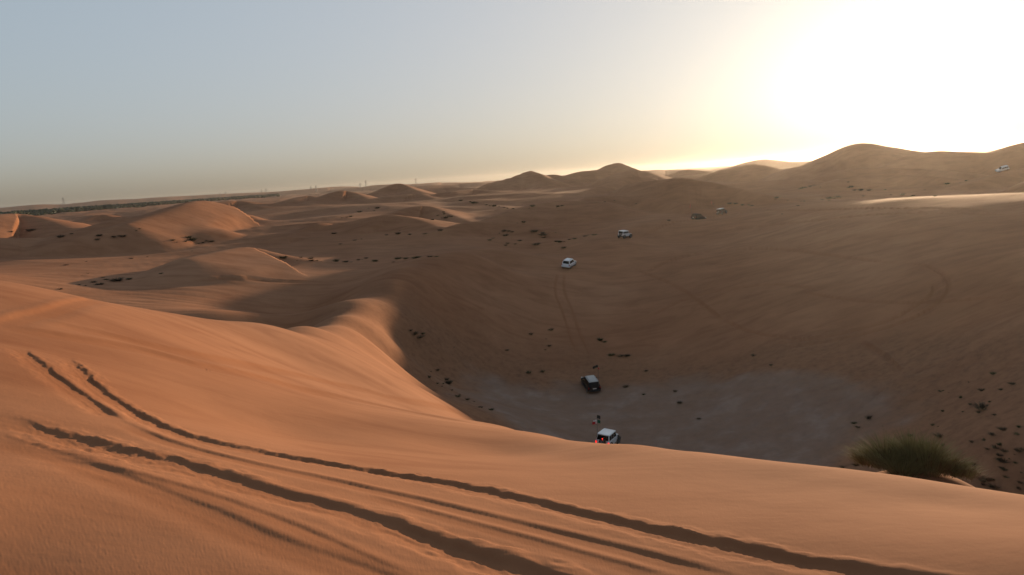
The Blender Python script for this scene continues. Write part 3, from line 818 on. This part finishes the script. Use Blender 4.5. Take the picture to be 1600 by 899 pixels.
CARS = [
    # builder, photo point of the ground under it (or fixed distance), turn against the line of sight, label
    (lambda: off_roader('white_paint', 'white', lit=True), (949, 697), 77.5, 19, 'white off-road car with lit red brake lights, half hidden behind the near orange dune'),
    (lambda: suv('black_paint', 'sky_sheen'), (923, 606), None, -13, 'black SUV with pale painted sky-sheen roof seen from behind on the grey floor of the bowl'),
    (lambda: suv('silver_white'), (889, 417), None, 19, 'white rounded SUV climbing the shaded slope, lowest of the cars on the ridge'),
    (lambda: off_roader('white_paint', 'white'), (976, 372), None, 33, 'white off-road car with black spare wheel climbing the ridge behind the white SUV'),
    (lambda: suv('black_paint'), (1091, 343), None, 38, 'black SUV seen from its right side on top of the sand ridge'),
    (lambda: off_roader('black_paint', 'white'), (1128, 335), None, 27, 'black off-road car with white roof, leading the line along the ridge'),
    (lambda: suv('silver_white'), (1566, 267), None, -118, 'tiny pale SUV coming down a far dune at the right edge'),
]
CAR_OBJ = []
_p = hits([c[1] for c in CARS], fn=terrain0, n=4000)
for (mk, uv, dist, turn, lab), p in zip(CARS, _p):
    if dist: p = at(*uv, dist) - np.array([0, 0, CZ])
    o = mk(); tag(o, lab, 'car', 'cars driving through the dunes')
    place(o, p, az_of(*uv) + math.radians(turn), sink=.02)
    CAR_OBJ.append(o)
    print('car', uv, 'at', round(float(np.hypot(p[0], p[1])), 1))
X = (-1, -.3, 0)
flag_on_whip(CAR_OBJ[0], (-.62, -2.1, 1.0), 3.0, (-.12, -.25), [('flag_black', .99, .42, .36, (1, -.1, 0)), ('flag_green', .82, .40, .34, (1, -.1, 0)), ('flag_white', .80, .42, .44, (-1, -.2, 0)), ('flag_red', .74, .52, .30, (-1, -.4, 0))])
flag_on_whip(CAR_OBJ[1], (.66, -2.3, 1.0), 3.4, (-.1, -.3), [('flag_black', 1.0, .8, .34, X), ('flag_red', .88, .2, .22, (1, -.2, 0))])
flag_on_whip(CAR_OBJ[4], (-.7, -2.3, 1.0), 3.5, (-.3, -.5), [('flag_red', 1.0, .55, .95, (.6, -1, 0))])
flag_on_whip(CAR_OBJ[5], (-.62, -2.1, 1.0), 3.5, (-.9, -1.0), [('flag_red', 1.0, .6, .7, (.6, -1, 0)), ('flag_black', .82, .5, .4, (.6, -1, 0))])

# ------------------------------------------------------------------ plants
def leaf_mat(name, c0, c1, rough=.8):
    m = bpy.data.materials.new(name); m.use_nodes = True; nt = m.node_tree; b = nt.nodes['Principled BSDF']
    b.inputs['Roughness'].default_value = rough; b.inputs['Specular IOR Level'].default_value = .15
    g = nt.nodes.new('ShaderNodeNewGeometry'); r = nt.nodes.new('ShaderNodeValToRGB')
    r.color_ramp.elements[0].color = (*c0, 1); r.color_ramp.elements[1].color = (*c1, 1)
    nt.links.new(g.outputs['Random Per Island'], r.inputs[0]); nt.links.new(r.outputs[0], b.inputs['Base Color'])
    return m

PM = {
    'twig': leaf_mat('dry_shrub_twigs', (.030, .020, .012), (.065, .048, .026)),
    'green': leaf_mat('dull_green_shrub', (.022, .026, .010), (.058, .058, .024)),
    'broom': leaf_mat('green_broom_stems', (.095, .098, .034), (.24, .205, .090)),
    'straw': leaf_mat('straw_stems', (.09, .060, .030), (.15, .095, .048)),
    'wood': leaf_mat('grey_brown_wood', (.045, .032, .022), (.06, .045, .03)),
    'tree': leaf_mat('dark_tree_leaves', (.012, .020, .010), (.022, .032, .014)),
}

def blades(rnd, n, rad, h, width, lean=.55, zlo=0.0, flat=1.0):
    """thin bent stems fanning out of a clump"""
    V, F = [], []
    for _ in range(n):
        a = rnd.uniform(0, 2 * math.pi); q = rad * math.sqrt(rnd.random())
        bx, by = q * .45 * math.cos(a), q * .45 * math.sin(a) * flat
        ln = h * rnd.uniform(.45, 1.0) * (1 - .35 * q / rad)
        ex, ey = bx + math.cos(a) * q * lean + rnd.gauss(0, .08) * h, by + (math.sin(a) * q * lean) * flat + rnd.gauss(0, .08) * h
        mx, my = bx * .6 + ex * .4, by * .6 + ey * .4
        t = rnd.uniform(0, math.pi); wx, wy = math.cos(t) * width, math.sin(t) * width
        o = len(V)
        z0 = zlo * rnd.random() * h
        V += [(bx - wx, by - wy, z0 - .03), (bx + wx, by + wy, z0 - .03), (mx + wx * .8, my + wy * .8, z0 + ln * .6), (mx - wx * .8, my - wy * .8, z0 + ln * .6), (ex, ey, z0 + ln)]
        F += [(o, o + 1, o + 2, o + 3), (o + 3, o + 2, o + 4)]
    return V, F

def mesh_of(name, V, F, material):
    m = bpy.data.meshes.new(name); m.from_pydata(V, [], F); m.update(); m.materials.append(material); return m

# the big green bush on its hummock at the near dune's edge
def big_bush():
    rnd = random.Random(5)
    root = empty('desert_bush')
    p = at(1418, 742, 16.6)
    clumps = [(-.78, .1, .46, .46, 620), (-.40, 0, .55, .72, 1000), (.05, .05, .52, .95, 1100), (.36, -.05, .48, .86, 900), (.72, .05, .46, .60, 620), (-.1, -.25, .55, .60, 600), (1.0, .0, .36, .40, 260)]
    for nm, mt, frac, wd in (('green_stems', 'broom', 1.0, .0042), ('straw_stems', 'straw', .28, .0036)):
        V, F = [], []
        for cx, cy, rad, h, n in clumps:
            if nm == 'straw_stems': cx, h, rad = cx * 1.05 + .12, h * .8, rad * 1.15
            v, f = blades(rnd, int(n * frac * .8), rad, h * rnd.uniform(.92, 1.08), wd, 1.0, .3, .75)
            o = len(V); V += [(x + cx, y + cy, z) for x, y, z in v]; F += [tuple(i + o for i in q) for q in f]
        o = bpy.data.objects.new(nm, mesh_of(nm, V, F, PM[mt])); col.objects.link(o); o.parent = root
    b = MB()
    for k in range(16):
        a = rnd.uniform(0, 6.28); q = rnd.uniform(.25, .75)
        b.tube((.18 * math.cos(a), .12 * math.sin(a), -.08), (q * math.cos(a), .7 * q * math.sin(a), rnd.uniform(.3, .55)), .014, .005, 5)
    b.build('woody_base', PM['wood'], root)
    x, y = float(p[0]), float(p[1]); z = float(terrain([x], [y])[0]) + CZ
    root.location = (x, y, z - .02); root.rotation_euler = (0, 0, -az_of(1418))
    tag(root, 'bushy green shrub on a sand hummock at the edge of the near dune', 'bush')
big_bush()

# low scattered shrubs
SHRUB_MESH = []
for k in range(6):
    rnd = random.Random(40 + k)
    V, F = blades(rnd, 150, .5, .42, .016, .95, .25)
    SHRUB_MESH.append(mesh_of('desert_shrub', V, F, PM['twig' if k % 3 else 'green']))

SHRUBS = [
    ('low dark shrub on the pale sand just beyond the left crest of the near dune', 'shrubs behind the near left crest', 1.0,
     [(122, 446), (133, 447), (146, 442), (160, 435), (166, 438), (183, 440), (202, 437), (157, 445), (150, 446), (128, 431), (137, 428), (94, 453)]),
    ('small dark shrub at the foot of the large orange dune on the left', 'shrubs at the foot of the orange dune', 1.1,
     [(290, 378), (300, 376), (310, 381), (317, 380), (322, 377), (270, 376), (276, 379), (295, 372), (330, 378)]),
    ('small dark shrub on the dark dune flank at the far left', 'shrubs on the dark left flank', 1.0,
     [(155, 369), (185, 369), (192, 370), (178, 371), (213, 361), (218, 358), (95, 371), (112, 366), (152, 375), (18, 363), (48, 361)]),
    ('lone low shrub along the long pale crest line on the left', 'shrubs along the pale left crest', .9,
     [(135, 409), (205, 405), (103, 415), (230, 402), (300, 393), (252, 428)]),
    ('tiny dark shrub in the row along the low crest behind the shaded hollow', 'shrub row behind the hollow', .9,
     [(443, 404), (464, 408), (470, 403), (487, 408), (495, 408), (502, 409), (485, 405), (525, 409), (540, 410), (548, 410), (560, 407), (566, 406), (572, 404), (586, 409), (582, 407), (615, 410), (630, 410), (622, 405), (634, 405), (650, 404), (672, 402), (682, 402)]),
    ('small shrub on the short sandy dune in the middle of the left half', 'shrubs on the short middle dune', 1.0,
     [(604, 368), (620, 362), (625, 361), (630, 363), (622, 366), (640, 367), (665, 366), (525, 380), (532, 382), (565, 374), (554, 376), (688, 361), (522, 366), (497, 372)]),
    ('small dark shrub on the right shoulder of a rounded dune left of centre', 'shrubs on the rounded shoulder', 1.0,
     [(534, 341), (542, 340), (548, 339), (562, 332), (585, 330), (590, 326), (576, 326), (684, 337), (690, 341), (694, 335), (697, 341), (693, 332), (700, 338), (705, 339), (676, 344)]),
    ('dark shrub in the dip between the rounded dune and the ridge the cars climb', 'shrubs in the dip by the ridge', 1.25,
     [(780, 365), (788, 362), (795, 362), (800, 363), (765, 376), (770, 373), (793, 381), (790, 384), (805, 382), (812, 377), (790, 369), (848, 368), (850, 372), (838, 383), (870, 378), (875, 379), (890, 375), (882, 378), (914, 370), (920, 368), (929, 368), (868, 364), (881, 388), (848, 365), (898, 374), (835, 363)]),
    ('tiny shrub on the wide pale dune slope in the middle distance', 'shrubs on the middle slope', 1.1,
     [(735, 316), (740, 318), (745, 318), (760, 321), (765, 322), (772, 323), (780, 323), (788, 325), (793, 326), (802, 327), (827, 326), (832, 323), (870, 324), (878, 322), (872, 323), (945, 316), (960, 314), (994, 319), (720, 314), (808, 349), (818, 348)]),
    ('small dark shrub on the flat sand between the ridge and the far right dunes', 'shrubs on the flat behind the ridge', 1.0,
     [(1211, 312), (1213, 310), (1219, 307), (1231, 314), (1247, 322), (1251, 315), (1256, 315), (1285, 313), (1290, 313), (1297, 311), (1303, 311), (1308, 309), (1312, 309), (1349, 307), (1392, 305), (1410, 305), (1427, 306), (1461, 307), (1295, 314), (1140, 319), (1150, 319), (1160, 321), (1170, 321), (1175, 322), (1222, 335), (1045, 345)]),
    ('tiny dark shrub at the foot of the tall far dune on the right', 'shrubs at the foot of the tall dune', .9,
     [(1255, 294), (1260, 294), (1266, 292), (1272, 290), (1282, 293), (1275, 290), (1251, 296), (1322, 296), (1326, 294), (1330, 293), (1325, 285), (1335, 298), (1345, 298), (1358, 298), (1363, 298), (1383, 297), (1474, 288), (1480, 288), (1500, 286), (1510, 283), (1465, 294), (1445, 297)]),
    ('small shrub on the stony strip between the lit dune and the grey floor', 'shrubs on the left rim of the bowl', .75,
     [(673, 581), (683, 579), (670, 590), (697, 594), (700, 600), (692, 600), (683, 600), (690, 604), (703, 598), (715, 620), (718, 617), (730, 625), (740, 628), (748, 637), (752, 637), (767, 641), (706, 610), (641, 517), (648, 523), (655, 528), (660, 522)]),
    ('lone dark tuft at the foot of the slope above the grey floor', 'tufts above the grey floor', .7,
     [(861, 516), (829, 523), (853, 530), (858, 541), (852, 547), (791, 548), (709, 543), (826, 583), (848, 581), (938, 532), (945, 535), (955, 556), (970, 557), (980, 557), (1010, 580), (978, 605), (1006, 617), (1178, 556), (1205, 571), (1055, 612), (1062, 630), (1092, 655)]),
]
rnd = random.Random(11)
# clods and tufts on the stony ground beyond the bush
stony = []
while len(stony) < 75:
    u, v = rnd.uniform(1300, 1598), rnd.uniform(585, 768)
    if v > 0.165 * (u - 1300) + 728 or v < 690 - .36 * (u - 1250): continue
    if rnd.random() < .25 + .75 * sstep(1400, 1560, u) * sstep(600, 700, v): stony.append((u, v))
SHRUBS.append(('small dark tuft on the stony ground beyond the big green bush', 'tufts on the stony ground', .5, stony + [(1535, 639), (1530, 640)]))

ORD = ['leftmost', 'second', 'third', 'fourth', 'fifth', 'sixth', 'seventh', 'eighth', 'ninth', 'tenth', 'eleventh', 'twelfth', 'thirteenth', 'fourteenth', 'fifteenth',
       'sixteenth', 'seventeenth', 'eighteenth', 'nineteenth', 'twentieth', 'twenty-first', 'twenty-second', 'twenty-third', 'twenty-fourth', 'twenty-fifth', 'twenty-sixth']
WHERE = ['on pale sand just beyond the near left crest', 'at the foot of the large orange dune', 'on the dark far left dune flank', 'along the long pale left crest line',
         'in the row behind the shaded hollow', 'on the short sandy dune left of centre', 'on the rounded dune shoulder left of centre', 'in the dip beside the ridge the cars climb',
         'on the wide pale middle-distance slope', 'on the flat sand behind the car ridge', 'at the foot of the tall right dune', 'on the stony left rim of the bowl', 'above the grey bowl floor']
_all = [(u, v, k) for k, (_, _, _, L) in enumerate(SHRUBS) for u, v in L]
_hp = hits([(u, v) for u, v, _ in _all], n=1200)
for (u, v, k), p in zip(_all, _hp):
    if p is None: continue
    r = math.hypot(p[0], p[1])
    if r < 19 or r > 900: continue
    lab, grp, sz, _l = SHRUBS[k]
    o = bpy.data.objects.new('desert_shrub', SHRUB_MESH[rnd.randrange(6)]); col.objects.link(o)
    sc_ = sz * rnd.choice((.45, .6, .8, 1.0, 1.0, 1.3, 1.75)) * rnd.uniform(.85, 1.15) * (.9 + r / 600)
    if v == 639: sc_ = 1.6
    o.location = (p[0], p[1], p[2] + CZ - .02); o.scale = (sc_ * rnd.uniform(.9, 1.5), sc_, sc_ * rnd.uniform(.6, .95)); o.rotation_euler = (0, 0, rnd.uniform(0, 6.28))
    if k < len(WHERE):
        i = sorted(_l).index((u, v))
        lab = 'dark shrub, %s %s' % (ORD[0] if i == 0 else ORD[i] + ' from left' if i < len(_l) - 1 else 'rightmost', WHERE[k])
    elif v == 639:
        lab, grp = 'wide low grey-green shrub alone on the slope above the big green bush', None
    elif v < 680:
        lab, grp = 'small dark tuft on the slope above the big green bush', 'tufts above the bush'
    elif u > 1530:
        lab, grp = 'small dark tuft on stony ground at the right edge beyond the bush', 'tufts at the right edge'
    else:
        lab, grp = 'small dark tuft on stony ground just behind the big green bush', 'tufts behind the bush'
    tag(o, lab, 'shrub', grp)

# far belt of planted trees on the plain
def tree_belt():
    rnd = random.Random(3); V, F = [], []
    for i in range(3400):
        t = rnd.random() ** 1.1
        u = -60 + 495 * t
        d = (1150 + 1050 * t ** 1.3) * rnd.uniform(.985, 1.12)
        x, y, _ = ray(u, 328 - .0625 * u)
        px, py = x * d, y * d
        h = rnd.uniform(6.0, 8.5); rx = rnd.uniform(3.6, 6.0)
        V.append((px, py, h)); 
        V.pop()
        base = (px, py); o = len(V)
        n = 7
        for zf, rf in ((.06, .55), (.35, 1.0), (.7, .8)):
            for k in range(n):
                a = 2 * math.pi * k / n + zf * 5
                q = rx * rf * rnd.uniform(.65, 1.2)
                V.append((px + q * math.cos(a), py + q * math.sin(a), h * zf * rnd.uniform(.85, 1.15)))
        V.append((px, py, h))
        for j in range(2):
            for k in range(n):
                F.append((o + j * n + k, o + j * n + (k + 1) % n, o + (j + 1) * n + (k + 1) % n, o + (j + 1) * n + k))
        for k in range(n): F.append((o + 2 * n + k, o + 2 * n + (k + 1) % n, o + 3 * n))
    V = np.array(V); ng = terrain0(V[:, 0], V[:, 1]) + CZ
    V[:, 2] += ng - .4
    o = bpy.data.objects.new('tree_belt', mesh_of('tree_belt', [tuple(p) for p in V], F, PM['tree'])); col.objects.link(o)
    o['kind'] = 'stuff'; o['label'] = 'dark green belt of planted trees on the plain at far left'
tree_belt()

# ------------------------------------------------------------------ transmission towers on the horizon
steel = mat('galvanised_steel', (.16, .16, .16), .6, metal=.3, noise_amt=.1)
def pylon_mesh(H=31.0):
    m = MB(); t = .22
    lv = [(0, 4.2), (.3, 2.9), (.55, 1.9), (.75, 1.25), (1.0, .35)]
    C = [(-1, -1), (1, -1), (1, 1), (-1, 1)]
    for (a, ra), (b, rb) in zip(lv[:-1], lv[1:]):
        for i, (sx, sy) in enumerate(C):
            m.tube((sx * ra, sy * ra, a * H), (sx * rb, sy * rb, b * H), t, t, 4)
            nx, ny = C[(i + 1) % 4]
            m.tube((sx * ra, sy * ra, a * H), (nx * rb, ny * rb, b * H), t * .6, t * .6, 4)
            m.tube((nx * ra, ny * ra, a * H), (sx * rb, sy * rb, b * H), t * .6, t * .6, 4)
    return m
def arms_mesh(H=31.0):
    m = MB()
    for zf, w in ((.72, 8.5), (.83, 7.0), (.93, 5.5)):
        for s in (-1, 1):
            m.tube((s * .8, .5, zf * H), (s * w, 0, zf * H + .3), .22, .12, 4); m.tube((s * .8, -.5, zf * H), (s * w, 0, zf * H + .3), .22, .12, 4)
            m.tube((s * .8, 0, zf * H + 2.2), (s * w, 0, zf * H + .3), .16, .12, 4); m.tube((s * w, 0, zf * H + .3), (s * w, 0, zf * H - 2.2), .14, .14, 4)
    return m
PY = [
    (100, 3900, 'leftmost faint power pylon above the dark tree belt'),
    (344, 3900, 'left power pylon of the pair on the horizon above the orange dune'),
    (353, 3700, 'right power pylon of the pair on the horizon above the orange dune'),
    (409, 3800, 'left power pylon of the pair above the end of the tree belt'),
    (416, 3600, 'right power pylon of the pair above the end of the tree belt'),
    (486, 3500, 'shorter power pylon of the pair right of the tree belt'),
    (494, 3000, 'taller power pylon of the pair right of the tree belt'),
    (563, 3500, 'left power pylon of the pair behind the small far left dunes'),
    (572, 3300, 'right power pylon of the pair behind the small far left dunes'),
    (650, 3300, 'rightmost faint power pylon above the middle skyline'),
]
_t = pylon_mesh().build('lattice', steel); _a = arms_mesh().build('cross_arms', steel)
for i, (u, d, lab) in enumerate(PY):
    r = empty('power_pylon')
    for src in (_t, _a):
        o = src if i == 0 else src.copy()
        if i: col.objects.link(o)
        o.parent = r
    p = at(u, 328 - .0625 * u, d)
    z = float(terrain0(np.array([p[0]]), np.array([p[1]]))[0])
    r.location = (p[0], p[1], CZ + z - .5); r.rotation_euler = (0, 0, -az_of(u) + .5)
    k = 1.0 if i != 6 else .9
    r.scale = (k, k, k)
    tag(r, lab, 'pylon', 'power pylons on the horizon')
